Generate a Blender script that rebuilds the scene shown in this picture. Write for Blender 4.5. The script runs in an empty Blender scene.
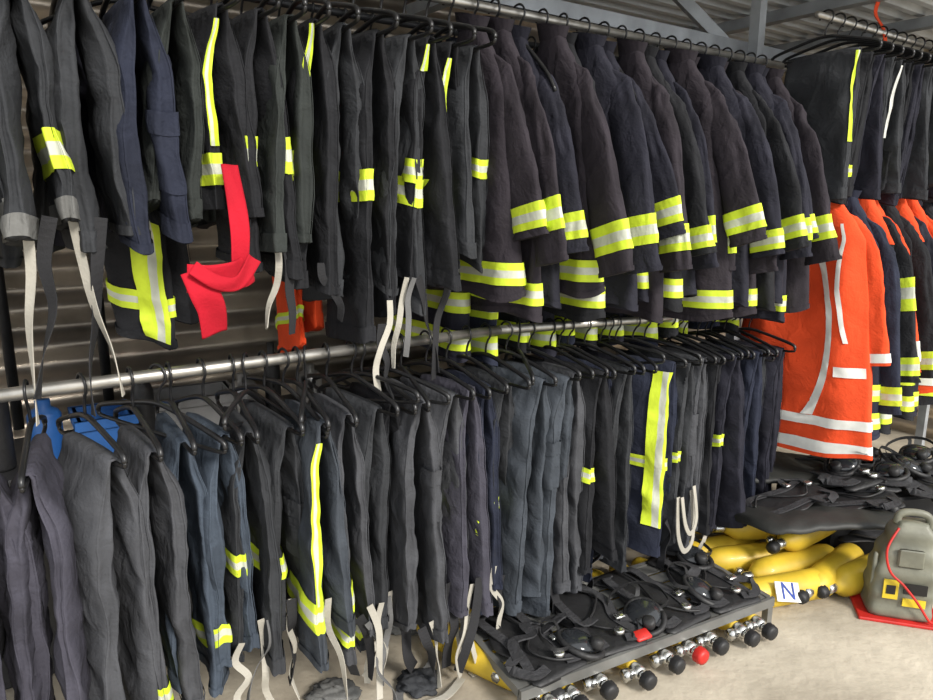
import bpy, math, random
from mathutils import Vector, noise, Matrix
random.seed(7)
C = bpy.context.scene.collection
scene = bpy.context.scene
scene.view_settings.view_transform = 'Standard'

# ---------------------------------------------------------------- materials
MC = {}
def mat(name, col, rough=0.8, metal=0.0, nscale=8.0, var=0.25, bump=0.0, bscale=60.0, col2=None, coat=0.0, stretch=None, detail=8, weave=0):
    if name in MC: return MC[name]
    m = bpy.data.materials.new(name); m.use_nodes = True
    nt = m.node_tree; b = nt.nodes['Principled BSDF']
    tc = nt.nodes.new('ShaderNodeTexCoord')
    n = nt.nodes.new('ShaderNodeTexNoise'); n.inputs['Scale'].default_value = nscale; n.inputs['Detail'].default_value = 6
    nt.links.new(tc.outputs['Object'], n.inputs['Vector'])
    r = nt.nodes.new('ShaderNodeValToRGB')
    c2 = col2 if col2 else tuple(min(1, c*(1+var)) for c in col)
    r.color_ramp.elements[0].position = 0.3; r.color_ramp.elements[1].position = 0.7
    r.color_ramp.elements[0].color = tuple(c*(1-var) for c in col)+(1,)
    r.color_ramp.elements[1].color = tuple(c2)+(1,)
    nt.links.new(n.outputs['Fac'], r.inputs['Fac'])
    nt.links.new(r.outputs['Color'], b.inputs['Base Color'])
    b.inputs['Roughness'].default_value = rough; b.inputs['Metallic'].default_value = metal
    b.inputs['Coat Weight'].default_value = coat
    if bump:
        n2 = nt.nodes.new('ShaderNodeTexNoise'); n2.inputs['Scale'].default_value = bscale; n2.inputs['Detail'].default_value = detail
        if stretch:
            mp = nt.nodes.new('ShaderNodeMapping'); mp.inputs['Scale'].default_value = stretch; mp.inputs['Rotation'].default_value=(.2,.25,0)
            nt.links.new(tc.outputs['Object'], mp.inputs['Vector']); nt.links.new(mp.outputs['Vector'], n2.inputs['Vector'])
            n2.inputs['Distortion'].default_value=.6
        else: nt.links.new(tc.outputs['Object'], n2.inputs['Vector'])
        bp = nt.nodes.new('ShaderNodeBump'); bp.inputs['Strength'].default_value = bump; bp.inputs['Distance'].default_value = 0.014
        nt.links.new(n2.outputs['Fac'], bp.inputs['Height'])
        if weave:
            n3 = nt.nodes.new('ShaderNodeTexNoise'); n3.inputs['Scale'].default_value = 160; n3.inputs['Detail'].default_value = 2
            nt.links.new(tc.outputs['Object'], n3.inputs['Vector'])
            b3 = nt.nodes.new('ShaderNodeBump'); b3.inputs['Strength'].default_value = weave; b3.inputs['Distance'].default_value=.002
            nt.links.new(n3.outputs['Fac'], b3.inputs['Height']); nt.links.new(bp.outputs['Normal'], b3.inputs['Normal']); nt.links.new(b3.outputs['Normal'], b.inputs['Normal'])
        else: nt.links.new(bp.outputs['Normal'], b.inputs['Normal'])
    MC[name] = m
    return m
def fab(name, col, var=0.36, sheen=0.0, bump=.9):
    m = mat('fabric_'+name, col, 0.85, 0, 6, var, bump, 11, stretch=(1.25,1.25,1.1), detail=3.2, weave=.6)
    m.node_tree.nodes['Principled BSDF'].inputs['Specular IOR Level'].default_value = 0.3
    return m
F = {
 'black': fab('black', (.0125,.0130,.0155)),
 'ink': fab('ink', (.0160,.0160,.025)),
 'plum': fab('plum', (.024,.0195,.025)),
 'charcoal': fab('charcoal', (.031,.033,.037)),
 'navy': fab('navy', (.0165,.020,.036)),
 'slate': fab('slate', (.048,.056,.068)),
 'grey': fab('grey', (.058,.060,.067)),
 'violet': fab('violet', (.053,.051,.068)),
 'denim': fab('denim', (.052,.067,.090)),
 'olive': fab('olive', (.025,.029,.027)),
 'fleece': fab('fleece', (.13,.13,.125)),
 'orange': fab('orange', (.72,.070,.016), .14, 0, .6),
 'red': fab('red', (.42,.005,.018), .2, 0, .3),
 'white': fab('white', (.38,.36,.31), .2, 0, .2),
 'strapblack': fab('strapblack', (.02,.02,.022), .2, 0, .2),
 'strapgrey': fab('strapgrey', (.12,.12,.12), .2, 0, .2),
}
YEL = mat('fluorescent_yellow', (.58,.72,.03), .7, 0, 14, .16, .45, 12, stretch=(1.3,1.3,1), detail=3)
SIL = mat('reflective_silver', (.54,.56,.46), .45, 0.1, 14, .18, .45, 12, stretch=(1.3,1.3,1), detail=3)
WHT = mat('reflective_white', (.70,.70,.66), .5, 0.0, 30, .08)
HANG = mat('black_plastic', (.012,.012,.013), .35)
PIPE = mat('galvanised_pipe', (.48,.46,.42), .38, .85, 12, .3)
DARKM = mat('dark_steel', (.035,.035,.037), .5, .4)
STEEL = mat('painted_steel', (.34,.36,.38), .5, .3)
CHROME = mat('chrome', (.6,.6,.58), .25, .95)
RUB = mat('black_rubber', (.015,.015,.016), .55, 0, 10, .3, .3, 30)
WEB = mat('black_webbing', (.028,.028,.031), .8, 0, 20, .3, .4, 60)
YCYL = mat('yellow_paint', (.58,.40,.03), .5, 0, 7, .25, coat=.05)
REDP = mat('red_paint', (.5,.02,.015), .45)
GLASS = mat('smoked_visor', (.02,.022,.025), .15, 0, 5, .2, coat=.3)
WH = mat('white_plastic', (.7,.7,.68), .5)
BLUEP = mat('blue_plastic', (.02,.10,.32), .5)
CARD = mat('cardboard', (.30,.20,.12), .9, 0, 5, .2)

# ---------------------------------------------------------------- helpers
def mk(name, verts, faces, mats, mi=None, smooth=True, parent=None, loc=None, rot=None):
    me = bpy.data.meshes.new(name); me.from_pydata([tuple(v) for v in verts], [], faces)
    for m in (mats if isinstance(mats, (list,tuple)) else [mats]): me.materials.append(m)
    if mi: me.polygons.foreach_set('material_index', mi)
    me.polygons.foreach_set('use_smooth', [smooth]*len(me.polygons)); me.update()
    o = bpy.data.objects.new(name, me); C.objects.link(o)
    if parent: o.parent = parent
    if loc is not None: o.location = loc
    if rot is not None: o.rotation_euler = rot
    return o
def tag(o, label, cat, group=None):
    o['label'] = label; o['category'] = cat
    if group: o['group'] = group
    return o
def empty(name, loc=(0,0,0), rot=(0,0,0)):
    o = bpy.data.objects.new(name, None); o.empty_display_size = .05; C.objects.link(o)
    o.location = loc; o.rotation_euler = rot; return o
def loft(fn, nu, nv, u0=0, u1=1, v0=0, v1=1, off=0, closed=True, cap=False):
    V=[]; Fc=[]
    cu = nu if closed else nu+1
    for j in range(nv+1):
        v = v0+(v1-v0)*j/nv
        for i in range(cu):
            V.append(fn(u0+(u1-u0)*i/nu, v, off))
    for j in range(nv):
        for i in range(nu):
            a=j*cu+i; b=j*cu+(i+1)%cu
            Fc.append((a,b,b+cu,a+cu))
    if cap:
        for j in (0,nv):
            c = Vector((0,0,0))
            for i in range(cu): c += Vector(V[j*cu+i])
            c/=cu; k=len(V); V.append(c)
            for i in range(cu):
                a=j*cu+i; b=j*cu+(i+1)%cu
                Fc.append((b,a,k) if j==0 else (a,b,k))
    return V,Fc
def sweep(pts, r, seg=8, cap=True, flat=None):
    pts=[Vector(p) for p in pts]; V=[]; Fc=[]; n=len(pts)
    prev=None
    for i,p in enumerate(pts):
        t=(pts[min(i+1,n-1)]-pts[max(i-1,0)]).normalized()
        if prev is None:
            a=Vector((0,0,1)) if abs(t.z)<.9 else Vector((0,1,0))
            x=t.cross(a).normalized()
        else:
            x=(prev-t*prev.dot(t)).normalized()
        prev=x; y=t.cross(x)
        rr = r[i] if isinstance(r,(list,tuple)) else r
        for k in range(seg):
            an=2*math.pi*k/seg
            V.append(p+x*math.cos(an)*rr+y*math.sin(an)*rr)
    for i in range(n-1):
        for k in range(seg):
            a=i*seg+k; b=i*seg+(k+1)%seg
            Fc.append((a,b,b+seg,a+seg))
    if cap:
        Fc.append(tuple(reversed(range(seg)))); Fc.append(tuple((n-1)*seg+k for k in range(seg)))
    return V,Fc
def smoothpts(pts, n=6):
    pts=[Vector(p) for p in pts]; out=[]
    for i in range(len(pts)-1):
        p0=pts[max(i-1,0)];p1=pts[i];p2=pts[i+1];p3=pts[min(i+2,len(pts)-1)]
        for k in range(n):
            t=k/n
            out.append(.5*((2*p1)+(p2-p0)*t+(2*p0-5*p1+4*p2-p3)*t*t+(3*p1-p0-3*p2+p3)*t**3))
    out.append(pts[-1]); return out
def ribbon(pts, width, wdir, th=.002, n=6, face=None, twist=0):
    pts=smoothpts(pts,n); V=[];Fc=[]; w=Vector(wdir).normalized() if wdir is not None else None
    for i,p in enumerate(pts):
        t=(pts[min(i+1,len(pts)-1)]-pts[max(i-1,0)]).normalized()
        if face is not None: ww=t.cross(Vector(face)).normalized()
        else:
            ww=(w-t*w.dot(t))
            ww = ww.normalized() if ww.length>1e-3 else Vector((0,0,1))
        if twist: ww = Matrix.Rotation(twist*i/len(pts),3,t) @ ww
        nn=t.cross(ww).normalized()
        for a,b in ((-1,-1),(1,-1),(1,1),(-1,1)):
            V.append(p+ww*a*width/2+nn*b*th/2)
    for i in range(len(pts)-1):
        for k in range(4):
            a=i*4+k;b=i*4+(k+1)%4
            Fc.append((a,b,b+4,a+4))
    Fc.append((3,2,1,0)); k=(len(pts)-1)*4; Fc.append((k,k+1,k+2,k+3))
    return V,Fc
def softribbon(pts, width, amp, seed, n=8):
    pts=smoothpts(pts,n); V=[];Fc=[]; m=8
    for i,p in enumerate(pts):
        t=(pts[min(i+1,len(pts)-1)]-pts[max(i-1,0)]).normalized()
        ww=t.cross(Vector((1,0,0))).normalized(); nn=ww.cross(t).normalized()
        for s in (1,-1):
            for k in range(m+1):
                f=(k/m-.5)*s
                V.append(p+ww*f*width+nn*(amp*math.sin(f*4+i*.25+seed))+nn*s*.0015)
    r=2*(m+1)
    for i in range(len(pts)-1):
        for k in range(r):
            a=i*r+k;b=i*r+(k+1)%r
            Fc.append((a,b,b+r,a+r))
    Fc.append(tuple(reversed(range(r)))); Fc.append(tuple((len(pts)-1)*r+k for k in range(r)))
    return V,Fc
def merge(*vf):
    V=[];Fc=[];mi=[]
    for idx,(v,f) in enumerate(vf):
        o=len(V); V+=list(v); Fc+=[tuple(i+o for i in q) for q in f]; mi+=[idx]*len(f)
    return V,Fc,mi
def box(cx,cy,cz,sx,sy,sz,bev=0.0):
    b=bev; V=[];Fc=[]
    if b<=0:
        for z in(-1,1):
            for x,y in((-1,-1),(1,-1),(1,1),(-1,1)): V.append(Vector((cx+x*sx/2,cy+y*sy/2,cz+z*sz/2)))
        return V,[(3,2,1,0),(4,5,6,7),(0,1,5,4),(1,2,6,5),(2,3,7,6),(3,0,4,7)]
    zs=[-sz/2,-sz/2+b,sz/2-b,sz/2]; ins=[b,0,0,b]
    for z,i_ in zip(zs,ins):
        hx=sx/2-i_;hy=sy/2-i_
        for x,y in((-hx+b,-hy),(hx-b,-hy),(hx,-hy+b),(hx,hy-b),(hx-b,hy),(-hx+b,hy),(-hx,hy-b),(-hx,-hy+b)):
            V.append(Vector((cx+x,cy+y,cz+z)))
    for j in range(3):
        for k in range(8):
            a=j*8+k;c=j*8+(k+1)%8;Fc.append((a,c,c+8,a+8))
    Fc.append(tuple(reversed(range(8))));Fc.append(tuple(24+k for k in range(8)))
    return V,Fc
def lathe(prof, seg=20, axis='z'):
    V=[];Fc=[]
    for r,z in prof:
        for k in range(seg):
            a=2*math.pi*k/seg
            p=(r*math.cos(a), r*math.sin(a), z)
            if axis=='x': p=(z, p[0], p[1])
            if axis=='y': p=(p[1], z, p[0])
            V.append(Vector(p))
    for j in range(len(prof)-1):
        for k in range(seg):
            a=j*seg+k;b=j*seg+(k+1)%seg
            Fc.append((a,b,b+seg,a+seg))
    Fc.append(tuple(reversed(range(seg))));Fc.append(tuple((len(prof)-1)*seg+k for k in range(seg)))
    return V,Fc
def interp(x, tab):
    if x<=tab[0][0]: return tab[0][1]
    for (a,b),(c,d) in zip(tab,tab[1:]):
        if x<=c:
            t=(x-a)/(c-a); t=t*t*(3-2*t)*.5+t*.5
            return b+(d-b)*t
    return tab[-1][1]
def sp(c,p): return math.copysign(abs(c)**p,c)
def sstep(x): x=max(0,min(1,x)); return x*x*(3-2*x)
def ridge(v): return 1-2.2*abs(noise.noise(v))

# ---------------------------------------------------------------- layout frame of the clothes racks
E = Vector((.813,.582,0)); N = Vector((.582,-.813,0)); R0 = Vector((.105,2.21,0))
YAW = math.atan2(-.813,.582)
def W(t,q,z): 
    p=R0+E*t+N*q; return Vector((p.x,p.y,z))

# ---------------------------------------------------------------- hangers
def arc(cx,cz,r,a0,a1,n,y=0):
    return [Vector((cx+r*math.cos(math.radians(a0+(a1-a0)*i/n)),y,cz+r*math.sin(math.radians(a0+(a1-a0)*i/n)))) for i in range(n+1)]
hook_pts = [Vector((-.026,0,-.008))]+arc(0,0,.026,190,-60,14)[1:]+[Vector((.004,0,-.04)),Vector((0,0,-.055)),Vector((0,0,-.078))]
hookV = sweep(hook_pts,.0035,6)
PROT={}
def hanger(t,q,z,yaw,group,steep=False,roll=0):
    if steep not in PROT:
        if steep:
            a=[(-.15,0,-.235),(-.12,0,-.185),(-.075,0,-.135),(-.025,0,-.088),(0,0,-.078),(.025,0,-.088),(.075,0,-.135),(.12,0,-.185),(.15,0,-.235)]
            b=[(.14,0,-.225),(0,0,-.228),(-.14,0,-.225)]
        else:
            a=[(-.21,0,-.135),(-.20,0,-.118),(-.12,0,-.095),(-.04,0,-.076),(0,0,-.072),(.04,0,-.076),(.12,0,-.095),(.20,0,-.118),(.21,0,-.135)]
            b=[(.21,0,-.135),(.20,0,-.146),(.12,0,-.148),(-.12,0,-.148),(-.20,0,-.146),(-.21,0,-.135)]
        hv,hf,_=merge(sweep(smoothpts(a,3),.0065,7),sweep(smoothpts(b,3),.005,7))
        h=mk('clothes_hanger',hv,hf,HANG); k=mk('hook',hookV[0],hookV[1],HANG,parent=h); PROT[steep]=(h,k)
    else:
        h0,k0=PROT[steep]; h=h0.copy(); k=k0.copy(); C.objects.link(h); C.objects.link(k); k.parent=h
    h.location=W(t,q,z); h.rotation_euler=(0,roll,YAW+yaw)
    tag(h,'black plastic clothes hanger hooked over the metal rail','clothes hanger',group)
    return h

def bandmesh(name, fn, u0,u1,v0,v1,closed,parent,nu=28,vertical=False,mats=None,off=.004):
    mats = mats or [YEL,SIL]
    nv=6
    nuu=nu if not vertical else 6; nvv = nv if not vertical else 60
    V,Fc = loft(fn,nuu,nvv,u0,u1,v0,v1,off,closed)
    mi=[]
    for j in range(nvv):
        for i in range(nuu):
            k = j if not vertical else i
            mi.append(1 if k in (2,3) else 0)
    return mk(name,V,Fc,mats,mi,parent=parent)

# ---------------------------------------------------------------- trousers folded over a hanger bar
def trousers(t,q,zbar,LA,LB,col,bands=(),stripe=None,straps=(),w=.115,th=1.0,yaw=0,label='',group='',name='folded_trousers',stripemats=None,cuff=None,side=0,pocket=0):
    sd=random.uniform(0,100); ph=random.uniform(0,6.28); k3=random.choice([2,3,3,4])
    r=.012; arcl=math.pi*r; tot=LA+arcl+LB
    sway=random.uniform(-.045,.045); sway2=random.uniform(-.045,.045); swy=random.uniform(-.020,.020)
    waist=random.choice([-1,1]); slant=random.uniform(-.04,.04)
    def fn(u,v,off):
        s=v*tot
        if s<LA: sd_=-1; d=LA-s; cy=-r; cz=-d; ny=-1; nz=0
        elif s>LA+arcl: sd_=1; d=s-LA-arcl; cy=r; cz=-d; ny=1; nz=0
        else:
            a=(s-LA)/r; cy=-r*math.cos(a); cz=r*math.sin(a); d=0; sd_=0; ny=-math.cos(a); nz=math.sin(a)
        L = LA if sd_<0 else LB
        dl=d/max(L,.1)
        g = (.018*sstep(d/.13) + .010*dl)*th
        kb=sstep(d/.12)
        cy += sd_*g + swy*dl*dl + .007*kb*noise.noise(Vector((sd,3.1,d*4.0)))
        tk = (.009+.012*sstep(d/.12))*th
        isw = (sd_==waist)
        taper = (1+.04*dl) if isw else (1-.22*dl)
        ww = w*(1+.012*math.sin(d*6+sd)*sstep(d/.1))*taper
        a=2*math.pi*u; ca=math.cos(a); sa=math.sin(a)
        sx = (sway if sd_<=0 else sway2)*dl
        f0=sstep(d/.07)
        X = sx+(ww+off)*sp(ca,.62)
        X -= math.copysign(.018,ca)*math.exp(-(sa/.28)**2)*f0
        Nn = (tk+off)*sp(sa,.85)
        k=f0*min(1.2,th)
        hs=(1.3 if sa>0 else 0)
        wr = .003*math.sin(k3*a+ph+sd_+d*3)*k + .012*k*noise.noise(Vector((X*9+sd,sd_*3+sd+hs,d*3.0+X*7))) + .011*k*ridge(Vector((X*7+d*4+sd,sd_*5.3+sd+hs,d*5.5-X*9))) +.0035*k*ridge(Vector((X*14-d*9+sd,sd_*2.3+sd,d*15+X*12))) -.005*k
        wx = .007*k*noise.noise(Vector((sd+5,sd_*7+sa*.8,d*3.5)))+.0045*k*ridge(Vector((sd+9,sd_*7+sa*1.2,d*11)))-.002
        zz = cz + slant*sp(ca,1)*(1 if dl>.8 else dl)
        return Vector((X+wx*ca, cy+ny*(Nn+wr*(.35+.65*abs(sa))), zz+nz*Nn))
    V,Fc=loft(fn,32,max(40,int(tot/.0145)),cap=True)
    o=mk(name,V,Fc,F[col],loc=W(t,q,zbar),rot=(random.uniform(-.025,.025),random.uniform(-.04,.04),YAW+yaw))
    for b in bands:
        bd,bh=b if isinstance(b,tuple) else (b,.07)
        if side<=0 and bd+bh/2<LA: bandmesh('reflective_band',fn,0,1,(LA-bd-bh/2)/tot,(LA-bd+bh/2)/tot,True,o,32)
        if side>=0 and bd+bh/2<LB: bandmesh('reflective_band',fn,0,1,(LA+arcl+bd-bh/2)/tot,(LA+arcl+bd+bh/2)/tot,True,o,32)
    if stripe:
        for (uc,uw,a,b_,s_) in stripe:
            if s_<0: v0,v1=(LA-b_)/tot,(LA-a)/tot
            else: v0,v1=(LA+arcl+a)/tot,(LA+arcl+b_)/tot
            bandmesh('reflective_stripe',fn,uc-uw,uc+uw,max(v0,0.01),min(v1,.99),False,o,vertical=True,off=.0065,mats=stripemats)
    if pocket:
        if pocket<0: va,vb,vc=(LA-.36)/tot,(LA-.20)/tot,(LA-.245)/tot
        else: va,vb,vc=(LA+arcl+.20)/tot,(LA+arcl+.36)/tot,(LA+arcl+.245)/tot
        for (p0,p1,of,nm) in ((va,vb,.004,'cargo_pocket'),((vc,vb,.007,'pocket_flap') if pocket<0 else (va,vc,.007,'pocket_flap'))):
            V,Fc=loft(fn,12,12,-.20,.20,p0,p1,of,closed=False); mk(nm,V,Fc,F[col],parent=o)
    wcol=F[cuff] if cuff else F[col]
    hA,hB=(.045,.022) if waist<0 else (.022,.045)
    if cuff: hA=hB=.045
    V,Fc=loft(fn,32,3,0,1,0.002,hA/tot,.004); mk('waistband' if (waist<0 and not cuff) else 'cuff',V,Fc,wcol,parent=o)
    V,Fc=loft(fn,32,3,0,1,1-hB/tot,.998,.004); mk('waistband' if (waist>0 and not cuff) else 'cuff',V,Fc,wcol,parent=o)
    V,Fc=loft(fn,1,60,.055,.070,.01,.99,.0035,closed=False); mk('side_seam',V,Fc,F[col],parent=o)
    for i_,(pts,wd,c,wdir) in enumerate(straps):
        if wdir=='soft': V,Fc=softribbon(pts,wd,.004,i_*2.1); sm=True
        elif wdir=='flat': V,Fc=ribbon(pts,wd,None,.003,8,face=(1,0,0)); sm=False
        else: V,Fc=ribbon(pts,wd,wdir,twist=random.uniform(-2.2,2.2)); sm=False
        mk('suspender_strap',V,Fc,F[c],parent=o,smooth=sm)
    tag(o,label,'trousers',group)
    return o

# ---------------------------------------------------------------- jackets on hangers
def jacket(t,q,zn,L,SL,col,hem=(.05,),cuffb=(.07,),th=1.0,yaw=0,label='',group='',name='fire_jacket',mats=None,chest=None,vert=(),shoulder=None,arm=None,flare=0,pocket=False,bh=.07,wide=1.0,sback=0,wr=1.0):
    sd=random.uniform(0,100); ph=random.uniform(0,6.28)
    wt=[(0,.045),(.03,.058),(.08,.092),(.14,.130),(.21,.165),(.5,.198),(.85,.230),(1.2,.255)]
    tt=[(0,.024),(.05,.028),(.15,.033),(.4,.040),(1.2,.044)]
    def fb(u,v,off):
        d=v*L; a=2*math.pi*u; ca=math.cos(a); sa=math.sin(a)
        ww=interp(d,wt)*wide+off; tk=interp(d,tt)*th+off
        fold=sstep((d-.06)/.25); sg=2 if sa>=0 else -2
        X=ww*sp(ca,.7); Y=tk*sp(sa,.8)
        f=(.012*math.sin(5*a+ph+d*2)*fold + .022*fold*noise.noise(Vector((X*9+sd,sd+sg,d*2.5))) + .012*fold*ridge(Vector((X*8+d*4+sd,sd+sg,d*4)))+.004*fold*ridge(Vector((X*16-d*9+sd,sd+sg,d*12))))*th*wr
        return Vector((X,Y+f*(1 if sa>=0 else -1)*(.25+.75*abs(sa)),-d-.010*math.sin(3*a+ph)*(v>.97)))
    V,Fc=loft(fb,40,54,cap=True)
    o=mk(name,V,Fc,F[col],loc=W(t,q,zn),rot=(random.uniform(-.02,.02),random.uniform(-.035,.035),YAW+yaw))
    nn='reflective_band'
    for b in hem: bandmesh(nn,fb,0,1,(L-b-bh)/L,(L-b)/L,True,o,40,mats=mats)
    if chest:
        for (u0,u1,b) in chest: bandmesh(nn,fb,u0,u1,(b)/L,(b+.042)/L,False,o,20,mats=mats)
    for (uc,uw,a_,b_,cv) in vert:
        fc2=lambda u,v,off,a_=a_,b_=b_,cv=cv: fb(u+cv*math.sin(math.pi*(v*L-a_)/(b_-a_)),v,off)
        bandmesh('reflective_stripe',fc2,uc-uw,uc+uw,a_/L,b_/L,False,o,vertical=True,mats=mats,off=.006)
    if shoulder:
        V,Fc=loft(fb,40,10,0,1,0,.20/L,.004); mk('shoulder_yoke',V,Fc,F[shoulder],parent=o)
    V,Fc=loft(fb,40,2,0,1,1-.02/L,.999,.003); mk('hem',V,Fc,F[col],parent=o)
    def fc(u,v,off):
        a=2*math.pi*u
        return Vector(((.052+.012*v)*math.cos(a)*(1+.05*math.sin(2*a)),(.026+.012*v)*th*math.sin(a),-.012+.045*v*(1-.35*math.cos(a))))
    V,Fc=loft(fc,20,4); mk('collar',V,Fc,F[col],parent=o)
    for sgn in (1,-1):
        S=SL+random.uniform(-.02,.02); fwd=random.uniform(-.035,.015)+sback; ph2=random.uniform(0,6)
        out=random.uniform(0,.02)+flare*.65
        ctrl=[Vector((sgn*.060,sback*.5,-.085)),Vector((sgn*.100,sback*.7,-.14)),Vector((sgn*.138*wide,fwd*.4+sback*.5,-.215)),Vector((sgn*(.180+out*.35)*wide,fwd*.8,-.33)),Vector((sgn*(.222+out*.75)*wide,fwd,-.10-S*.72)),Vector((sgn*(.244+out)*wide,fwd*1.1,-.06-S))]
        path=smoothpts(ctrl,8); npth=len(path)-1
        rad=[(0,.008),(.12,.028),(.25,.042),(.5,.048),(.8,.049),(1,.051)]
        def fs(u,v,off,path=path,npth=npth,sgn=sgn,ph2=ph2):
            f=v*npth; i=min(int(f),npth-1); p=path[i].lerp(path[i+1],f-i)
            tg=(path[min(i+2,npth)]-path[max(i-1,0)]).normalized()
            sdv=Vector((0,1,0)); nx=sdv.cross(tg).normalized()
            a=2*math.pi*u; rr=interp(v,rad); ca=math.cos(a); sa=math.sin(a)
            e=sstep(v/.2)*wr
            wob=(.010*noise.noise(Vector((ca*1.3+sd,sa*1.3,v*2.5+ph2)))+.009*ridge(Vector((ca*1.3+sd,sa*1.3+v*2,v*4.5+ph2)))+.003*ridge(Vector((ca*2.5+sd+v*3,sa*2.5,v*10+ph2)))-.007+.004*math.sin(3*a+ph2))*e
            r2=rr+off+wob
            return p+nx*r2*sp(ca,.9)*1.20+sdv*r2*sp(sa,.9)*.38
        V,Fc=loft(fs,28,54,cap=True)
        sl=mk('sleeve',V,Fc,F[arm or col],parent=o)
        for b in cuffb: bandmesh(nn,fs,0,1,1-(b+bh)/(S+.03),1-b/(S+.03),True,sl,28,mats=mats)
        V,Fc=loft(fs,28,2,0,1,.968,.999,.003); mk('cuff',V,Fc,F[arm or col],parent=sl)
        V,Fc=loft(fs,1,50,.24,.27,.05,.96,.003,closed=False); mk('sleeve_seam',V,Fc,F[arm or col],parent=sl)
    tag(o,label,'jacket',group)
    return o

# ================================================================= RACKS
def pipe(name,p0,p1,r,m,label,cat,seg=14):
    c=(Vector(p0)+Vector(p1))/2
    V,Fc=sweep([Vector(p0)-c,Vector(p1)-c],r,seg); o=mk(name,V,Fc,m,loc=c); tag(o,label,cat); return o
def sqbar(name,p0,p1,w,h,m,label,cat,kind=None):
    p0=Vector(p0);p1=Vector(p1); d=(p1-p0).normalized(); up=Vector((0,0,1)) if abs(d.z)<.9 else Vector(E)
    x=d.cross(up).normalized(); y=x.cross(d); c=(p0+p1)/2; V=[]
    for p in (p0,p1):
        for a,b in((-1,-1),(1,-1),(1,1),(-1,1)): V.append(p-c+x*a*w/2+y*b*h/2)
    o=mk(name,V,[(3,2,1,0),(4,5,6,7),(0,1,5,4),(1,2,6,5),(2,3,7,6),(3,0,4,7)],m,smooth=False,loc=c)
    if kind: o['kind']=kind
    else: tag(o,label,cat)
    return o
ZU=2.05
def zlow(t): return 1.10-.05*max(0,t)
pipe('upper_clothes_rail',W(-1.75,0,ZU-.0),W(1.47,0,ZU),.013,PIPE,'upper steel clothes rail holding jackets and trousers','clothes rail')
pipe('lower_clothes_rail',W(-1.75,0,1.10),W(0,0,1.10),.015,PIPE,'lower galvanised pipe rail crowded with hangers','clothes rail')
pipe('lower_clothes_rail',W(0,0,1.10),W(1.5,0,zlow(1.5)),.015,PIPE,'lower galvanised pipe rail section behind the trousers','clothes rail')
pipe('far_upper_clothes_rail',W(1.42,.16,2.21),W(3.0,.16,2.21),.013,PIPE,'high steel rail holding dark folded trousers','clothes rail')
pipe('far_lower_clothes_rail',W(1.42,.16,1.59),W(3.0,.16,1.59),.013,PIPE,'steel rail holding orange and dark coats','clothes rail')
sqbar('rack_post',W(-1.62,-.02,0),W(-1.62,-.02,2.36),.04,.04,DARKM,'dark square steel post carrying the clothes rails','post')
sqbar('rack_post',W(1.43,-.10,0),W(1.43,-.10,2.38),.045,.045,STEEL,'grey square steel post at the end of the rack','post')
sqbar('rack_post',W(3.0,.13,0),W(3.0,.13,2.38),.04,.04,STEEL,'grey square steel post beside the coats','post')
sqbar('ceiling_beam',W(-1.8,-.20,2.15),W(3.2,-.20,2.15),.05,.05,STEEL,'grey steel beam running above the clothes rail','beam')
sqbar('ceiling_beam',W(1.35,-.20,2.16),W(1.17,-.36,2.39),.045,.045,STEEL,'grey diagonal brace from beam to roof','beam')
for tt_ in (-.6,.45,1.9,2.6):
    sqbar('ceiling_beam',W(tt_,-1.3,2.36),W(tt_,.3,2.36),.06,.05,STEEL,'grey steel purlin under the ribbed roof','beam')

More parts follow.
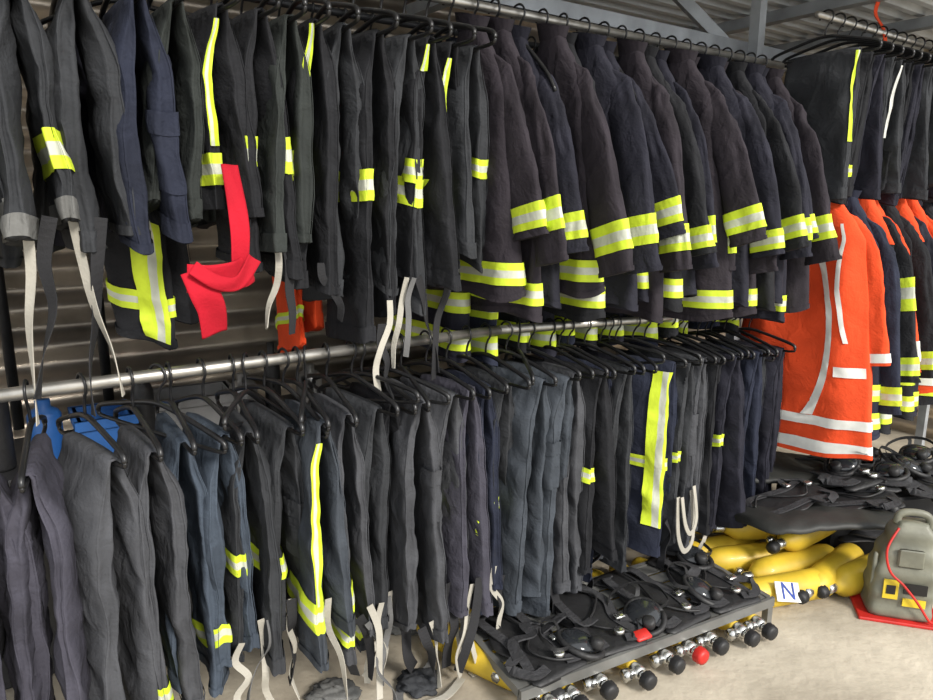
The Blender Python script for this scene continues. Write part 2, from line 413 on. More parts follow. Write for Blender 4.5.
# ---------------------------------------------------------------- upper row, trousers
G1='trousers folded over hangers on the upper rail'
GH='black hangers on the rails'
def dn(x,y,z0,dz,jx=.012,n=4):
    lean=random.uniform(-.07,.07)
    return [Vector((x+random.uniform(-jx,jx)*(i>0),y+lean*i/n+random.uniform(-jx,jx)*(i>0),z0-dz*i/n)) for i in range(n+1)]
YV=(0,1,0)
UP=[ # t, LA, LB, col, bands, stripe, straps, cuff, side, pocket, th
 (-1.51,.48,.50,'black',(),None,(),None,0,0,1.0),
 (-1.42,.47,.46,'charcoal',((.21,.07),),None,(),None,0,0,1.0),
 (-1.335,.48,.46,'charcoal',((.21,.07),),None,(),'fleece',0,0,1.0),
 (-1.235,.48,.45,'charcoal',((.31,.08),),None,((dn(.10,-.03,-.43,.42),.020,'white',YV),(dn(.11,.01,-.43,.36),.028,'strapblack',YV),(dn(.08,.05,-.42,.40),.020,'white',YV)),'fleece',1,0,1.1),
 (-1.13,.50,.47,'charcoal',(),None,((dn(.10,.0,-.43,.42),.028,'strapblack',YV),),None,0,0,1.2),
 (-1.03,.48,.46,'navy',(),None,(),None,0,1,1.05),
 (-.95,.42,.46,'olive',(),None,(),None,0,0,.95),
 (-.875,.42,.44,'black',((.33,.07),),[(.0,.05,.02,.28,-1)],(
    ([(.118,-.01,-.32),(.138,-.010,-.40),(.150,-.014,-.47),(.145,-.020,-.55)],.042,'red','soft'),
    ([(.142,.005,-.550),(.160,-.03,-.560),(.158,-.09,-.565),(.145,-.140,-.560)],.062,'red','soft'),
    ([(.172,.005,-.525),(.180,-.04,-.575),(.182,-.09,-.57),(.170,-.135,-.535)],.032,'red','soft'),
    ([(.15,-.125,-.545),(.168,-.115,-.59),(.162,-.10,-.63),(.14,-.09,-.69)],.062,'red','soft')),None,-1,0,.95),
 (-.785,.55,.57,'black',((.29,.08),),None,((dn(.09,.02,-.5,.20),.016,'white',YV),(dn(.10,.04,-.5,.22),.028,'strapblack',YV)),None,0,0,1.0),
 (-.705,.52,.50,'olive',(),None,(),None,0,0,.9),
 (-.635,.60,.62,'black',((.31,.07),),[(.0,.06,.0,.36,-1)],((dn(.09,.0,-.55,.15),.020,'strapblack',YV),),None,-1,0,.9),
 (-.56,.66,.62,'charcoal',(),None,(),None,0,0,1.0),
 (-.485,.78,.72,'black',((.36,.08),),None,((dn(.11,.0,-.72,.22),.028,'strapblack',YV),(dn(.10,.03,-.66,.25),.018,'white',YV)),None,-1,0,.95),
 (-.405,.62,.68,'charcoal',((.36,.07),),None,((dn(.10,.0,-.6,.25),.016,'white',YV),(dn(.11,.03,-.6,.28),.028,'strapblack',YV),(dn(.12,.01,-.6,.22),.016,'strapgrey',YV)),None,1,0,.95),
 (-.335,.60,.62,'black',((.31,.06),),[(.0,.05,.01,.07,-1)],(),None,-1,0,.9),
 (-.265,.62,.58,'black',((.37,.07),),[(.0,.055,.03,.55,-1)],((dn(.11,.0,-.55,.35),.028,'strapblack',YV),),None,-1,0,.9),
 (-.19,.52,.57,'charcoal',((.29,.05),),None,(),None,1,0,.95),
]
for (t,LA,LB,c,b,st,sr,cf,sd_,pk,th_) in UP:
    y=random.uniform(-.12,.12)
    lab='dark protective trousers folded over a hanger'
    if b and st: lab='dark fire trousers with yellow bands and a long yellow stripe'
    elif b: lab='dark fire trousers with a yellow and silver reflective band'
    if cf: lab='charcoal trousers with grey fleece cuffs and loose braces'
    if any(s[2]=='red' for s in sr): lab='black fire trousers with looped bright red suspenders'
    hanger(t,0,ZU,y,GH)
    trousers(t,0,ZU-.148+.0,LA,LB,c,b,st,sr,yaw=y,label=lab,group=G1,th=th_,cuff=cf,side=sd_,w=.13,pocket=pk)
# rear rail
trousers(-1.01,-.25,1.90,.75,.70,'black',((.64,.05),),[(.16,.085,.42,.74,-1)],label='long dark trousers with a broad yellow and silver leg stripe',group=G1,th=1.2,yaw=.80,w=.10,side=-1)
trousers(-.575,-.28,1.90,.84,.80,'orange',((.74,.035),),None,label='bright orange overtrousers hanging behind dark trousers',group=G1,th=.75,w=.12,side=-1)
hanger(-1.01,-.25,2.048,.80,GH); hanger(-.575,-.28,2.048,0,GH)
RR=[(-1.72,.50),(-1.62,.55),(-1.52,.48),(-1.42,.52),(-1.32,.50),(-1.22,.54),(-1.12,.50),(-.86,.46),(-.76,.45),(-.68,.48),(-.48,.60),(-.38,.62),(-.29,.66)]
for i,(t,L) in enumerate(RR):
    hanger(t,-.28,2.045,0,GH)
    trousers(t,-.28,1.897,L,L-.03,['black','charcoal','ink','olive'][i%4],(),None,(),th=1.05,w=.12,yaw=random.uniform(-.15,.15),label='dark trousers folded over a hanger on the rear rail',group='trousers on the rear rail')
pipe('rear_clothes_rail',W(-1.85,-.28,ZU-.005),W(1.4,-.28,ZU-.005),.011,DARKM,'dark steel rail behind the upper clothes rail','clothes rail')

# ---------------------------------------------------------------- upper row, jackets
G2='dark fire jackets on the upper rail'
cols=['plum','plum','ink','plum','black','ink','ink','plum','black','ink']
JT=[-.11,-.03,.06,.155,.24,.33,.42,.505,.59,.675,.76,.845,.93,1.01,1.09,1.17,1.245,1.32]
for i,t in enumerate(JT):
    q=[0,.02,-.02,.05,0,.03,-.01,.05,.02,.0,.05,.0,.05,0,.03,.05,.02,.04][i]
    yw=[.12,-.02,.15,.0,-.10,.12,.1,-.05,.1,0,.12,-.08,.1,.05,-.05,.08,-.03,.05][i]
    L=.76+.008*i+[.0,.05,.02,-.02,.06,.02][i%6]
    S=[.53,.60,.55,.65,.56,.63,.55,.64,.59,.66,.56,.65,.60,.67,.60,.65,.59,.66][i]
    fl=[0,.03,.0,.06,.02,.0,.05,.02,.05,.0,.06,.01,.06,.01,.05,.03,.05,.06][i]
    hanger(t,0,ZU,yw,GH,True)
    jacket(t,q,ZU-.06,L,S,cols[i%10],hem=(.04,) if i in (0,1,3,4,6,8,10,13,16) else (),cuffb=([.03,.09,.05,.07][i%4],),th=.86,yaw=yw,flare=fl,bh=.064,
      label='dark navy fire jacket with yellow and silver cuff bands',group=G2)
for k,t in enumerate((-.13,-.02,.09,.20,.32,.44,.57,.70,.84,.98,1.12,1.26)):
    hanger(t+.03,-.28,2.045,0,GH,True)
    jacket(t+.03,-.24,ZU-.065,.97+.03*(k%2)+.03*(k>5),.70,['ink','navy','black'][k%3],hem=(.03,.15) if k%4!=3 else (.03,),cuffb=(.05,.16),th=.75,bh=.065,
      label='long dark fire coat with double yellow hem bands' if k%4!=3 else 'long dark fire coat with yellow cuff bands',group='long fire coats behind the upper jackets')

# ---------------------------------------------------------------- lower row
G3='trousers folded over hangers on the lower rail'
def ws(z0,l,wd=.018,x=.11,y=0): return (dn(x,y,z0,l,.018),min(wd,.022),'white',YV)
def bs(z0,l,wd=.03,x=.11,y=0): return (dn(x,y,z0,l,.018),wd,'strapblack',YV)
def gs(z0,l,wd=.018,x=.12,y=.02): return (dn(x,y,z0,l,.02),wd,'strapgrey',YV)
LO=[ # t,LA,LB,col,bands,stripe,straps,w,th,side,q,yaw,pocket
 (-1.50,.66,.62,'violet',(),None,(),.13,1.1,0,0,0,0),
 (-1.40,.68,.70,'violet',(),None,(),.14,1.15,0,0,.1,0),
 (-1.295,.70,.64,'violet',(),None,(),.15,1.2,0,0,-.1,0),
 (-1.19,.66,.70,'grey',(),None,(),.15,1.2,0,.02,.1,0),
 (-1.09,.64,.66,'grey',((.56,.05),),None,(),.14,1.05,-1,0.02,.05,0),
 (-1.005,.62,.66,'denim',(),None,(),.13,1.0,0,-.02,0,0),
 (-.93,.64,.62,'denim',((.54,.06),),None,(ws(-.55,.2,.018),),.12,.95,-1,0,.1,0),
 (-.855,.60,.62,'charcoal',((.33,.06),),None,(ws(-.5,.3),gs(-.5,.25)),.12,.95,-1,0.01,-.05,0),
 (-.775,.54,.56,'charcoal',((.36,.06),),None,(ws(-.48,.3,.018),bs(-.48,.25)),.14,1.0,-1,.0,.05,1),
 (-.685,.64,.56,'slate',((.49,.08),),[(.0,.055,.04,.46,-1)],(ws(-.48,.35),bs(-.5,.25,.03,.1,.04)),.14,.95,-1,.04,0,0),
 (-.60,.66,.62,'grey',((.48,.07),(.58,.05)),None,(bs(-.58,.2),ws(-.55,.3,.02,.12,.03),gs(-.6,.3)),.13,.9,-1,.02,0,0),
 (-.525,.70,.66,'charcoal',((.62,.07),),None,(ws(-.64,.2),ws(-.6,.22,.02,.1,.03)),.13,.95,-1,.0,.05,0),
 (-.45,.66,.62,'black',(),None,(ws(-.6,.25,.02,.08),bs(-.6,.3,.04,.1,.03),gs(-.6,.3,.02,.1,-.02)),.12,.9,0,-.02,0,0),
 (-.365,.72,.76,'grey',(),None,(bs(-.7,.2),ws(-.68,.22,.02,.12,.03)),.15,1.1,0,.02,-.1,1),
 (-.28,.66,.68,'grey',((.36,.06),),None,(bs(-.6,.3,.035),ws(-.6,.32,.02,.12,.04),gs(-.6,.3)),.13,.95,-1,0.01,.1,0),
 (-.205,.70,.72,'violet',(),None,(ws(-.62,.3),ws(-.62,.27,.02,.10,.04),bs(-.6,.3,.03,.12,.02)),.13,.95,0,0,.1,0),
 (-.13,.70,.66,'navy',((.42,.05),),None,(bs(-.62,.25),ws(-.6,.28,.02,.12,.03)),.12,.9,-1,0,0,0),
 (-.055,.72,.70,'charcoal',((.40,.05),),None,(bs(-.65,.2),),.12,.9,-1,0,0,0),
 (.03,.80,.76,'slate',(),None,(),.15,1.1,0,.02,.1,0),
 (.125,.84,.80,'slate',(),None,(bs(-.7,.2),),.15,1.15,-1,.03,.12,-1),
 (.22,.78,.82,'grey',(),None,(),.14,1.05,0,0,.05,0),
 (.305,.70,.66,'black',((.34,.05),),None,(),.14,1.0,-1,.03,.0,0),
 (.385,.80,.72,'navy',((.44,.05),),None,(bs(-.65,.18),),.12,1.0,-1,-.01,.1,0),
 (.465,.72,.78,'charcoal',(),None,(),.14,1.0,0,.01,.05,0),
 (.545,.74,.74,'ink',(),None,(),.12,.95,0,-.05,.0,0),
 (.64,.72,.70,'navy',((.36,.045),),[(.13,.085,.02,.60,-1)],(bs(-.6,.2),),.12,1.0,-1,.06,.38,0),
 (.76,.72,.76,'charcoal',((.36,.04),),None,(([(.16,-.06,-.50),(.175,-.07,-.64),(.18,-.03,-.72),(.175,.03,-.68),(.15,.04,-.5)],.020,'white','flat'),([(.17,-.05,-.50),(.19,-.05,-.60),(.19,-.01,-.65),(.185,.03,-.60),(.16,.04,-.48)],.018,'white','flat')),.15,1.1,-1,.03,.1,0),
 (.85,.78,.70,'grey',(),None,(),.15,1.0,0,.02,.1,-1),
 (.94,.70,.74,'black',(),None,(ws(-.6,.28,.018,.13),),.14,1.0,0,.03,.1,0),
 (1.03,.74,.72,'ink',((.34,.05),),None,(),.16,1.0,-1,.04,.05,0),
 (1.12,.68,.70,'charcoal',(),None,(),.14,1.0,0,0,.05,0),
 (1.21,.74,.70,'navy',(),None,(),.15,1.0,0,.03,.1,0),
 (1.30,.70,.70,'charcoal',(),None,(),.15,1.0,0,.0,.0,0),
 (1.39,.74,.70,'ink',(),None,(),.15,.95,0,0.02,.1,0),
]
for (t,LA,LB,c,b,st,sr,w_,th_,sd_,q_,y,pk) in LO:
    y+=random.uniform(-.10,.10); zr=zlow(t)
    lab={'violet':'faded violet-grey work trousers folded over a hanger','denim':'faded blue denim work trousers folded over a hanger',
         'slate':'slate grey-blue work trousers folded over a hanger','grey':'washed grey work trousers folded over a hanger'}.get(c,'dark work trousers folded over a black hanger')
    if st: lab='dark fire trousers with a long yellow reflective leg stripe'
    elif b: lab='dark fire trousers with yellow reflective bands on the legs'
    hanger(t,0,zr,y,GH,roll=random.uniform(-.04,.04))
    o=trousers(t,q_,zr-.148,LA,LB,c,b,st,sr,yaw=y,label=lab,group=G3,th=th_,w=w_,side=sd_,pocket=pk)
for t in (-1.03,-.82,-.72,-.66,-.50,-.41,.08,.26,.50,.70,.90,1.08,1.26):
    hanger(t,0,zlow(t),random.uniform(-.55,.55),GH,roll=random.uniform(-.22,.22))
# ---------------------------------------------------------------- far rack
G4='dark trousers on the high far rail'
for i in range(16):
    t=1.49+i*.09; y=random.uniform(-.12,.12)
    hanger(t,.16,2.21,y,GH)
    L=.53+random.uniform(0,.05)
    trousers(t,.16,2.21-.148,L,L-.03,['charcoal','black','ink','charcoal'][i%4],((.42,.04),) if i in (1,4,8) else (),
       [(.02,.06,.0,.34,-1)] if i==0 else ([(.0,.05,.02,.30,-1)] if i==4 else None),(),yaw=y-.12*(i==0),w=.15,th=.95,side=-1,
       label='black fire trousers folded over a hanger above the coats',group=G4,stripemats=[WHT,WHT] if i==4 else None)
G5='orange and dark coats on the far rail'
jacket(1.53,.18,1.555,1.11,.66,'orange',hem=(.02,.125,),cuffb=(.02,),th=1.0,mats=[WHT,WHT],chest=((.81,.93,.72),),vert=((.845,.008,.14,.62,-.03),(.76,.008,.25,.94,.035),(.70,.008,.10,.5,0)),bh=.042,wide=1.16,sback=.03,wr=1.0,yaw=.22,flare=-.05,
   label='bright orange rescue coat with white reflective bands and piping',group=G5,name='rescue_coat')
hanger(1.53,.16,1.59,.22,GH,True)
for i in range(8):
    t=1.66+i*.13; y=random.uniform(-.1,.1)
    hanger(t,.16,1.59,y,GH,True)
    if i in (2,5):
        jacket(t,.18,1.53,.92,.68,'orange',hem=(.04,),cuffb=(.06,),th=1,mats=[WHT,WHT],yaw=y,label='orange rescue coat between dark coats',group=G5,name='rescue_coat')
    else:
        jacket(t,.18+.04*(i<=1),1.53,1.0,[.82,.70,.7,.74,.7,.7,.7,.7][i],['navy','black','black','black','ink','black','black','ink'][i],hem=(.04,.16),cuffb=(.04,.22) if i==1 else (.05,),th=1.1,yaw=y,shoulder='orange' if i in(1,4) else None,
          label='black fire coat with yellow bands and orange shoulders' if i in(1,4) else 'black fire coat with yellow reflective bands',group=G5)

# ================================================================= FLOOR EQUIPMENT
def bcyl(loc,rz,rx=0.0,L=.50,r=.07,label='yellow compressed air cylinder with chrome valve',group='yellow air cylinders under the low rack',red=False,k=1.0):
    root_prof=[(.02,-L/2),(.05*r/.07,-L/2+.006),(r*.9,-L/2+.025),(r,-L/2+.05),(r,L/2-.07),(r*.88,L/2-.03),(r*.5,L/2),(.022,L/2+.012)]
    o=mk('air_cylinder',*lathe(root_prof,24,'y'),YCYL,loc=loc,rot=(rx,0,rz))
    h=L/2
    v,f,mi=merge(lathe([(.016*k,h+.005),(.020*k,h+.02),(.020*k,h+.05),(.015*k,h+.055)],12,'y'),
      sweep([(0,h+.035,0),(.045*k,h+.035,0)],.012*k,10),sweep([(0,h+.04,0),(0,h+.075,0)],.010*k,10),sweep([(.03*k,h+.035,0),(.05*k,h+.035,0)],.018*k,6))
    mk('valve',v,f,CHROME,parent=o)
    prof=[(.012*k,h+.068),(.020*k,h+.070),(.025*k,h+.074),(.022*k,h+.080),(.025*k,h+.086),(.022*k,h+.092),(.023*k,h+.098),(.014*k,h+.104)]
    mk('valve_knob',*lathe(prof,12,'y'),REDP if red else RUB,parent=o)
    tag(o,label,'gas cylinder',group); return o

def mask(loc,rot,label='black rubber breathing mask with clear visor',s=.8):
    o=empty('breathing_mask',loc,rot); o.scale=(s,s,s)
    def fl(u,v,off):
        a=2*math.pi*u; r=math.sin(v*math.pi/2); return Vector((.075*r*math.cos(a),.075*r*math.sin(a)+.01,.035*math.cos(v*math.pi/2)))
    mk('visor',*loft(fl,20,7,0,1,.02,1,0,cap=True),GLASS,parent=o)
    rim=[(.078*math.cos(a)*(1-.12*math.sin(a)),.092*math.sin(a),-.004) for a in [2*math.pi*k/24 for k in range(25)]]
    mk('rubber_seal',*sweep(rim,.013,8),RUB,parent=o)
    mk('filter_port',*merge(lathe([(.024,.0),(.028,.01),(.028,.035),(.02,.042)],14,'z'))[:2],RUB,parent=o).location=(0,-.06,.01)
    v,f,_=merge(ribbon([(-.08,.02,0),(-.13,.06,-.01),(-.10,.14,0),(0,.17,.01),(.10,.14,0),(.13,.06,-.01),(.08,.02,0)],.018,(0,0,1)),ribbon([(0,.09,0),(.02,.13,.02),(0,.17,.01)],.018,(1,0,0)))
    mk('head_strap',v,f,RUB,parent=o,smooth=False)
    tag(o,label,'breathing mask','breathing masks on the equipment'); return o
def harness(loc,rot,label='black harness backplate with webbing straps',s=1.0):
    o=empty('breathing_harness',loc,rot); o.scale=(s,s,s)
    def fp(u,v,off):
        a=2*math.pi*u; y=(-.27+.54*v)
        w=(.15-.04*math.sin(v*math.pi*2)**2)*(1 if .04<v<.96 else .85)
        return Vector((w*sp(math.cos(a),.45),y,.010*sp(math.sin(a),.7)+.015*math.sin(v*math.pi)))
    mk('backplate',*loft(fp,24,22,cap=True),RUB,parent=o)
    R=random.uniform
    for sg in(-1,1):
        mk('shoulder_strap',*ribbon([(sg*.05,.22,.02),(sg*(.08+R(0,.03)),.18,.036),(sg*(.10+R(-.03,.03)),.05,.032),(sg*.09,-.08,.028),(sg*(.10+R(-.04,.04)),-.22,.02)],.045,(1,0,0),.007),WEB,parent=o,smooth=False)
        mk('waist_belt',*ribbon([(sg*.05,-.22,.025),(sg*.13,-.23,.028),(sg*(.17+R(0,.02)),-.14,.03),(sg*.10,-.10,.036)],.04,(0,1,.2),.007),WEB,parent=o,smooth=False)
    mk('belt_buckle',*box(.10,-.10,.045,.05,.035,.012,.003),CHROME,parent=o)
    v,f,_=merge(sweep(smoothpts([(.02,.2,.035),(.06+R(-.05,.05),.1,.04),(.02+R(-.05,.05),0,.038),(-.05,-.1,.04),(.03+R(-.06,.06),-.2,.035),(.08,-.24,.03)],6),.006,8))
    mk('air_hose',v,f,RUB,parent=o)
    mk('pressure_gauge',*lathe([(.020,-.010),(.024,-.007),(.024,.007),(.019,.010)],16,'z'),CHROME,parent=o).location=(.03,-.2,.05)
    tag(o,label,'harness','harnesses on the equipment'); return o

A=Vector((.16,1.79,0)); B=Vector((1.115,2.29,0)); D=(B-A).normalized(); Np=Vector((D.y,-D.x,0))
rz=math.atan2(D.y,D.x); TL=(B-A).length; TW=.42
ctr=(A+B)/2-Np*TW/2
TS=mat('tray_steel',(.20,.20,.19),.5,.5)
slats=[box(0,-TW/2+.006,.086,TL,.012,.034),box(0,TW/2-.01,.086,TL,.02,.030),box(-TL/2+.01,0,.086,.02,TW-.04,.03),box(TL/2-.01,0,.086,.02,TW-.04,.03)]
for k in range(6): slats.append(box(0,-TW/2+.05+k*.064,.094,TL-.04,.050,.006))
for x in(-TL/2+.015,TL/2-.015):
    for y in(-TW/2+.015,TW/2-.015): slats.append(box(x,y,.040,.025,.025,.08))
v,f,_=merge(*slats)
tr=mk('equipment_rack',v,f,TS,smooth=False,loc=(ctr.x,ctr.y,0),rot=(0,0,rz))
tag(tr,'low shallow dark steel rack with air cylinders slid underneath','rack')
nc=9
for i in range(nc):
    s=(i+.5)/nc*(TL-.06)+.03
    p=A+D*s-Np*(.250+.03*random.random())
    bcyl((p.x,p.y,.044),rz+math.pi+random.uniform(-.10,.10),r=.038,red=(i==5),k=1.15,label='yellow compressed air cylinder under the low rack, valve outward')
def ontray(s,back,z): p=A+D*s-Np*back; return (p.x,p.y,z)
for k,(s,b,z,r_) in enumerate(((.13,.20,.104,.12),(.40,.21,.104,-.08),(.67,.21,.104,.1),(.93,.21,.104,-.06))):
    harness(ontray(s,b,z),(0,0,rz+r_),s=.74)
mask(ontray(.27,.08,.130),(.2,.2,rz+.6),s=.8); mask(ontray(.55,.10,.130),(.3,-.2,rz-.4),s=.8); mask(ontray(.84,.12,.135),(.3,.3,rz+.2),s=.8); mask(ontray(.98,.30,.145),(.1,.1,rz-.3),s=.8)
R=random.uniform
for k in range(3):
    s0=R(.1,.95); b0=R(.08,.32); a_=R(0,6.28); l_=R(.15,.25)
    p=Vector(ontray(s0,b0,.138)); d_=Vector((math.cos(a_),math.sin(a_),0)); n_=Vector((-d_.y,d_.x,0))
    v,f=ribbon([p-d_*l_*.5,p-d_*l_*.2+n_*R(-.04,.04)+Vector((0,0,.01)),p+n_*R(-.05,.05)+Vector((0,0,.02)),p+d_*l_*.3+n_*R(-.04,.04)+Vector((0,0,.01)),p+d_*l_*.5+Vector((0,0,-.01))],.036,n_+Vector((0,0,R(-.4,.4))),.005)
    o=mk('loose_strap',v,f,WEB,smooth=False); tag(o,'loose black webbing strap lying over the harnesses','strap','loose straps over the harnesses')
bcyl((.07,2.00,.048),rz+math.pi+.45,r=.048,L=.34,label='small yellow cylinder lying on the floor beside the low rack')
bcyl((-.03,2.10,.048),rz+math.pi+.35,r=.048,L=.34,label='small yellow cylinder lying on the floor beside the low rack')
rt=mk('red_tag',*box(0,0,0,.06,.04,.012,.004),REDP,loc=ontray(.48,.03,.122),rot=(.3,0,rz)); tag(rt,'small red plastic tag on the harnesses','tag')

G6='yellow air cylinders on the floor'
for (x,y,z,r_) in ((1.05,2.72,.060,1.9),(1.19,2.66,.060,1.75),(1.33,2.60,.060,1.95),(1.47,2.56,.060,2.3),(1.60,2.55,.060,2.1),(1.13,2.82,.165,1.8),(1.30,2.75,.165,1.7),(1.45,2.72,.165,2.2)):
    bcyl((x,y,z),r_,r=.058,L=.42,label='yellow air cylinder lying on the concrete floor',group=G6)
bcyl((1.215,2.425,.058),.28-math.pi/2,r=.058,L=.42,label='yellow air cylinder with a white lettered tag on it',group=G6)
def slab(u,v,off):
    a=2*math.pi*u; x=(-.35+.70*v); e=math.sqrt(max(.02,1-abs(2*v-1)**7)); ca=math.cos(a); sa=math.sin(a)
    y=.25*e*sp(ca,.4)
    return Vector((x,y,.018*sp(sa,.5)*e+.014*math.sin(v*math.pi)-.022*ca**2-.014*noise.noise(Vector((x*6,y*6,1)))+.007*ridge(Vector((x*8,y*8,4)))))
BMP=mat('black_moulded_plastic',(.022,.023,.021),.6,0,4,.3,.6,9)
bp=mk('equipment_cover',*loft(slab,40,40,cap=True),BMP,loc=(1.43,2.70,.245),rot=(-.20,.02,.10)); tag(bp,'broad flat black cover over the yellow cylinders','cover')
bl=mk('equipment_cover',*loft(slab,40,40,cap=True),BMP,loc=(1.40,3.12,.28),rot=(-.1,.0,-.1)); tag(bl,'second black cover behind the yellow cylinders','cover')
harness((1.57,2.72,.280),(-.2,.02,1.35),s=.74); harness((1.32,2.70,.285),(-.2,.05,1.9),s=.70); mask((1.68,2.64,.275),(-.1,.1,.4),s=.8)
for (x,y,z,r_) in ((1.62,2.98,.30,.4),(1.80,2.98,.30,-.5),(1.98,2.92,.30,.3),(1.84,2.74,.10,1.2),(2.05,2.7,.10,.5)):
    harness((x,y,z),(random.uniform(-.2,.1),random.uniform(-.1,.1),r_),s=.9)
for (x,y,z) in ((1.66,2.92,.37),(1.82,2.84,.37),(1.95,2.90,.37),(2.05,3.02,.38),(1.82,3.06,.38)):
    mask((x,y,z),(random.uniform(.1,.6),random.uniform(-.4,.4),random.uniform(-1,1)),s=.8)
cb_=mk('storage_case',*merge(box(0,0,.13,.9,.40,.26,.01))[:2],DARKM,smooth=False,loc=(1.95,3.02,0),rot=(0,0,.2)); tag(cb_,'low dark equipment case under harnesses and masks','case')
# white tag with the letter, leaning on the front cylinder
tg=mk('letter_tag',*box(0,0,0,.11,.004,.070),WH,smooth=False,loc=(1.19,2.352,.088),rot=(-.62,.22,.28)); tag(tg,'tilted white tag with blue letter N on a yellow cylinder','tag')
cu=bpy.data.curves.new('letter','FONT'); cu.body='N'; cu.size=.088; cu.extrude=.0008; cu.align_x='CENTER'; cu.align_y='CENTER'
tmp=bpy.data.objects.new('tmp',cu); C.objects.link(tmp)
dg=bpy.context.evaluated_depsgraph_get(); lm=bpy.data.meshes.new_from_object(tmp.evaluated_get(dg)); bpy.data.objects.remove(tmp)
lt=bpy.data.objects.new('letter',lm); C.objects.link(lt); lt.parent=tg; lt.location=(0,-.0035,0); lt.rotation_euler=(math.pi/2,0,0); lm.materials.clear(); lm.materials.append(mat('blue_ink',(.01,.04,.25),.5))

KH=mat('khaki_plastic',(.17,.17,.13),.5,0,9,.35,.25,20)
m=empty('portable_power_unit',(1.605,2.37,0),(0,0,-.30)); m.scale=(.98,.98,.98)
def fbod(u,v,off):
    a=2*math.pi*u; z=.014+.36*v
    w=interp(v,[(0,.106),(.35,.104),(.6,.094),(.85,.072),(1,.055)]); d=interp(v,[(0,.080),(.5,.076),(1,.045)])
    if v>.97: w*=.9; d*=.85
    bulge=.003*math.sin(v*30)
    return Vector(((w+off+bulge)*sp(math.cos(a),.3)+.022*v*v,(d+off+bulge)*sp(math.sin(a),.3),z))
mk('body',*loft(fbod,44,34,cap=True),KH,parent=m)
mk('handle',*sweep(smoothpts([(-.030,0,.36),(-.026,0,.392),(0,0,.406),(.05,0,.406),(.075,0,.388),(.078,0,.35)],5),.014,10),KH,parent=m)
mk('base_tray',*box(0,-.005,.006,.285,.20,.012,.003),REDP,smooth=False,parent=m)
mk('front_panel',*box(.01,-.074,.255,.085,.014,.07,.005),KH,smooth=False,parent=m)
for sx in(-.096,.100): mk('side_rib',*box(sx,-.04,.14,.016,.02,.22,.004),KH,parent=m)
LY=mat('label_yellow',(.75,.55,.03),.5)
mk('warning_label',*box(-.045,-.083,.13,.05,.005,.075),LY,smooth=False,parent=m)
mk('label_plate',*box(-.045,-.086,.13,.03,.003,.035),HANG,smooth=False,parent=m)
mk('label_plate',*box(.035,-.083,.14,.075,.005,.04),HANG,smooth=False,parent=m)
mk('label_plate',*box(.035,-.083,.085,.075,.005,.03),LY,smooth=False,parent=m)
mk('power_cable',*sweep(smoothpts([(-.035,-.05,.36),(-.075,-.09,.29),(-.06,-.10,.21),(-.01,-.10,.16),(.04,-.10,.10),(.08,-.10,.04),(.10,-.09,.02)],8),.0045,8),REDP,parent=m)
tag(m,'worn khaki-grey portable power unit with handle on a red base','power unit')

# ---- things behind / under the racks
def crate(name,loc,rot,sx,sy,sz,m,label,cat):
    t_=.012
    v,f,_=merge(box(0,0,t_/2,sx,sy,t_),box(0,-sy/2+t_/2,sz/2,sx,t_,sz),box(0,sy/2-t_/2,sz/2,sx,t_,sz),box(-sx/2+t_/2,0,sz/2,t_,sy,sz),box(sx/2-t_/2,0,sz/2,t_,sy,sz),
       box(0,-sy/2,sz-.015,sx+.02,.02,.03),box(0,sy/2,sz-.015,sx+.02,.02,.03),box(-sx/2,0,sz-.015,.02,sy,.03),box(sx/2,0,sz-.015,.02,sy,.03))
    o=mk(name,v,f,m,smooth=False,loc=loc,rot=rot); tag(o,label,cat); return o
EY=math.atan2(E.y,E.x)
for k,t in enumerate((-1.95,-1.15,-.35,.45,1.25)):  # dark closed cabinets added to deepen the shade between the lower garments
    cb=mk('dark_filler_cabinet',*box(0,0,.34,.78,.45,.68,.006),DARKM,smooth=False,loc=W(t,-.90,0),rot=(0,0,EY))
    for sx in (-.19,.19):
        dr=mk('door',*box(sx,-.231,.34,.365,.014,.62,.004),DARKM,smooth=False,parent=cb)
        mk('handle',*box(sx*.35,-.245,.40,.012,.016,.12,.003),STEEL,smooth=False,parent=dr)
    tag(cb,'low dark cabinet added to darken the gaps behind the clothes','cabinet','added dark cabinets deepening the shade behind the clothes')
crate('storage_crate',W(-1.06,-.76,.68),(0,0,.6),.16,.2,.15,BLUEP,'blue plastic crate on the dark cabinet','crate')
crate('storage_crate',W(-.75,-.88,.68),(0,0,.5),.28,.2,.14,mat('grey_plastic',(.2,.2,.2),.5),'grey plastic crate on the dark cabinet','crate')
TIN=mat('tin_grey',(.3,.3,.3),.35,.7)
for (t,q,h,r_,mm,lb) in ((-.93,-.78,.26,.035,RUB,'black spray can on the dark cabinet'),(-.58,-.80,.20,.050,TIN,'grey metal tin on the dark cabinet'),(-.46,-.82,.30,.03,RUB,'tall black bottle on the dark cabinet'),(-1.55,-.8,.24,.05,TIN,'grey metal tin on the dark cabinet'),(-1.35,-.8,.30,.04,RUB,'tall black bottle on the dark cabinet'),(-1.22,-.82,.2,.05,BLUEP,'round blue tub on the dark cabinet'),(-.32,-.8,.2,.05,TIN,'grey metal tin on the dark cabinet')):
    o=mk('canister',*lathe([(r_*.9,0),(r_,.01),(r_,h*.75),(r_*.85,h*.82),(r_*.45,h*.88),(r_*.45,h)],18),mm,loc=W(t,q,.68)); tag(o,lb,'can')
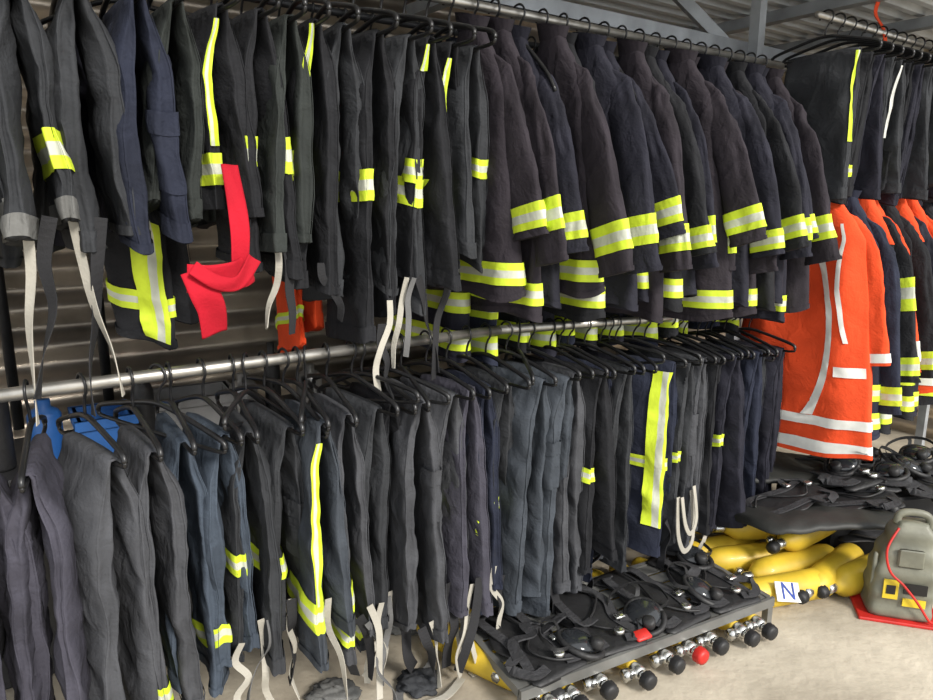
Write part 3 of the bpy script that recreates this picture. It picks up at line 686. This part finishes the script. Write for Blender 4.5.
# dark pipes fixed to the wall
for t in (-1.28,-.98): pipe('wall_pipe',W(t,-1.17,.70),W(t,-1.17,2.35),.018,RUB,'dark vertical pipe fixed to the corrugated wall','pipe')
crate('cardboard_box',W(.30,-.42,0),(0,0,.5),.36,.26,.2,CARD,'open brown cardboard box on the floor','box')
crate('cardboard_box',W(1.0,-.5,0),(0,0,.7),.35,.3,.26,CARD,'open brown cardboard box on the floor','box')
def rag(t,q,s,m,label,flat=.35):
    sd=random.uniform(0,50)
    def fk(u,v,off):
        a=2*math.pi*u; p=v*math.pi; r=math.sin(p)
        d=Vector((r*math.cos(a),r*math.sin(a),-math.cos(p)))
        k=1+.45*noise.noise(d*2.2+Vector((sd,0,0)))+.22*ridge(d*3+Vector((sd,0,0)))+.08*ridge(d*9+Vector((sd,0,0)))
        q_=d*k; return Vector((q_.x*s,q_.y*s*.8,max(0.001,(q_.z+.7)*s*flat)))
    o=mk('crumpled_cloth',*loft(fk,40,26,0,1,.01,.99),m,loc=W(t,q,0)); tag(o,label,'cloth','crumpled cloths on the floor'); return o
rag(-.60,-.05,.06,F['fleece'],'small crumpled grey cloth on the floor')
rag(-.36,.06,.06,F['charcoal'],'small crumpled dark cloth on the floor')
rag(-.22,-.25,.08,F['fleece'],'small crumpled pale cloth on the floor'); rag(.0,.12,.07,F['charcoal'],'small crumpled dark cloth on the floor')
rag(.35,-.1,.08,mat('debris_brown',(.16,.12,.10),.9),'small crumpled brown cloth on the floor')
for (t,q,a_,l_,c_) in ((-.40,.25,.3,.35,'strapblack'),(-.28,.28,-.5,.3,'white'),(-.15,.22,1.0,.35,'strapblack'),(-.52,.2,.9,.3,'white'),(-.7,.1,.2,.3,'strapblack'),(-.62,.05,-.4,.3,'strapgrey'),(-.85,.1,.7,.3,'strapblack'),(-.20,.12,.2,.3,'white'),(-.46,.12,1.3,.3,'strapgrey')):
    d_=Vector((math.cos(a_),math.sin(a_),0)); p=W(t,q,.006); nn_=Vector((-d_.y,d_.x,0))
    v,f=ribbon([p,p+d_*l_*.3+nn_*.03,p+d_*l_*.6-nn_*.03+Vector((0,0,.02)),p+d_*l_],.025,nn_,.003)
    o=mk('loose_strap',v,f,F[c_],smooth=False); tag(o,'loose webbing strap lying on the concrete floor','strap','loose straps on the floor')

# ================================================================= SHELL
fm=mat('concrete_floor',(.36,.31,.235),.85,0,2.2,.30,.40,25,col2=(.57,.51,.405))
fl=mk('floor',[(-7,-6,0),(9,-6,0),(9,8,0),(-7,8,0)],[(0,1,2,3)],fm,smooth=False); fl['kind']='structure'
def ribbed(name,o,du,dv,nv_,Lu,Lv,pitch,depth,m,sine=False):
    V=[];Fc=[]; o=Vector(o);du=Vector(du);dv=Vector(dv);nv_=Vector(nv_)
    x=0; prof=[]
    while x<Lv:
        if sine: prof+=[(x+pitch*k/8,depth*.5*(1-math.cos(2*math.pi*k/8))) for k in range(8)]
        else: prof+= [(x,0),(x+pitch*.35,0),(x+pitch*.5,depth),(x+pitch*.85,depth)]
        x+=pitch
    for a,b in prof:
        V.append(o+dv*a+nv_*b); V.append(o+du*Lu+dv*a+nv_*b)
    for i in range(len(prof)-1): Fc.append((2*i,2*i+1,2*i+3,2*i+2))
    ob=mk(name,V,Fc,m,smooth=sine); ob['kind']='structure'; return ob
wm=mat('wall_galvanised',(.46,.395,.32),.32,.72,3,.50,.2,5)
cm=mat('roof_galvanised',(.64,.66,.67),.55,.05,3,.25)
ribbed('wall_back',W(-3.2,-1.25,0),E,(0,0,1),N,6.9,2.45,.14,.040,wm,True)
ribbed('wall_right',W(3.6,-1.25,0),N,(0,0,1),-E,2.6,2.45,.14,.040,wm,True)
ribbed('ceiling',W(-3.2,-1.3,2.40),E,N,(0,0,1),7,2.0,.10,.03,cm)
v,f=ribbon([W(1.93,.16,2.40),W(1.93,.13,2.30),W(1.95,.16,2.23),W(1.93,.19,2.15)],.03,E); o=mk('ratchet_strap',v,f,F['orange'],smooth=False); tag(o,'orange ratchet strap tied round the high rail','strap')

# ================================================================= LIGHT + CAMERA
w=bpy.data.worlds.new('world'); scene.world=w; w.use_nodes=True
w.node_tree.nodes['Background'].inputs['Color'].default_value=(.94,.97,1,1); w.node_tree.nodes['Background'].inputs['Strength'].default_value=1.45
s=bpy.data.lights.new('sun','SUN'); s.energy=4.4; s.angle=math.radians(14); s.color=(1,.95,.88)
so=bpy.data.objects.new('sun',s); C.objects.link(so); so.rotation_euler=Vector((-.55,.68,-.58)).to_track_quat('-Z','Y').to_euler()
cam=bpy.data.cameras.new('camera'); co=bpy.data.objects.new('camera',cam); C.objects.link(co)
cam.sensor_width=36; cam.lens=27.0; cam.clip_start=.02
co.location=(0,0,1.5); co.rotation_euler=(math.radians(90-11.9),0,0); scene.camera=co
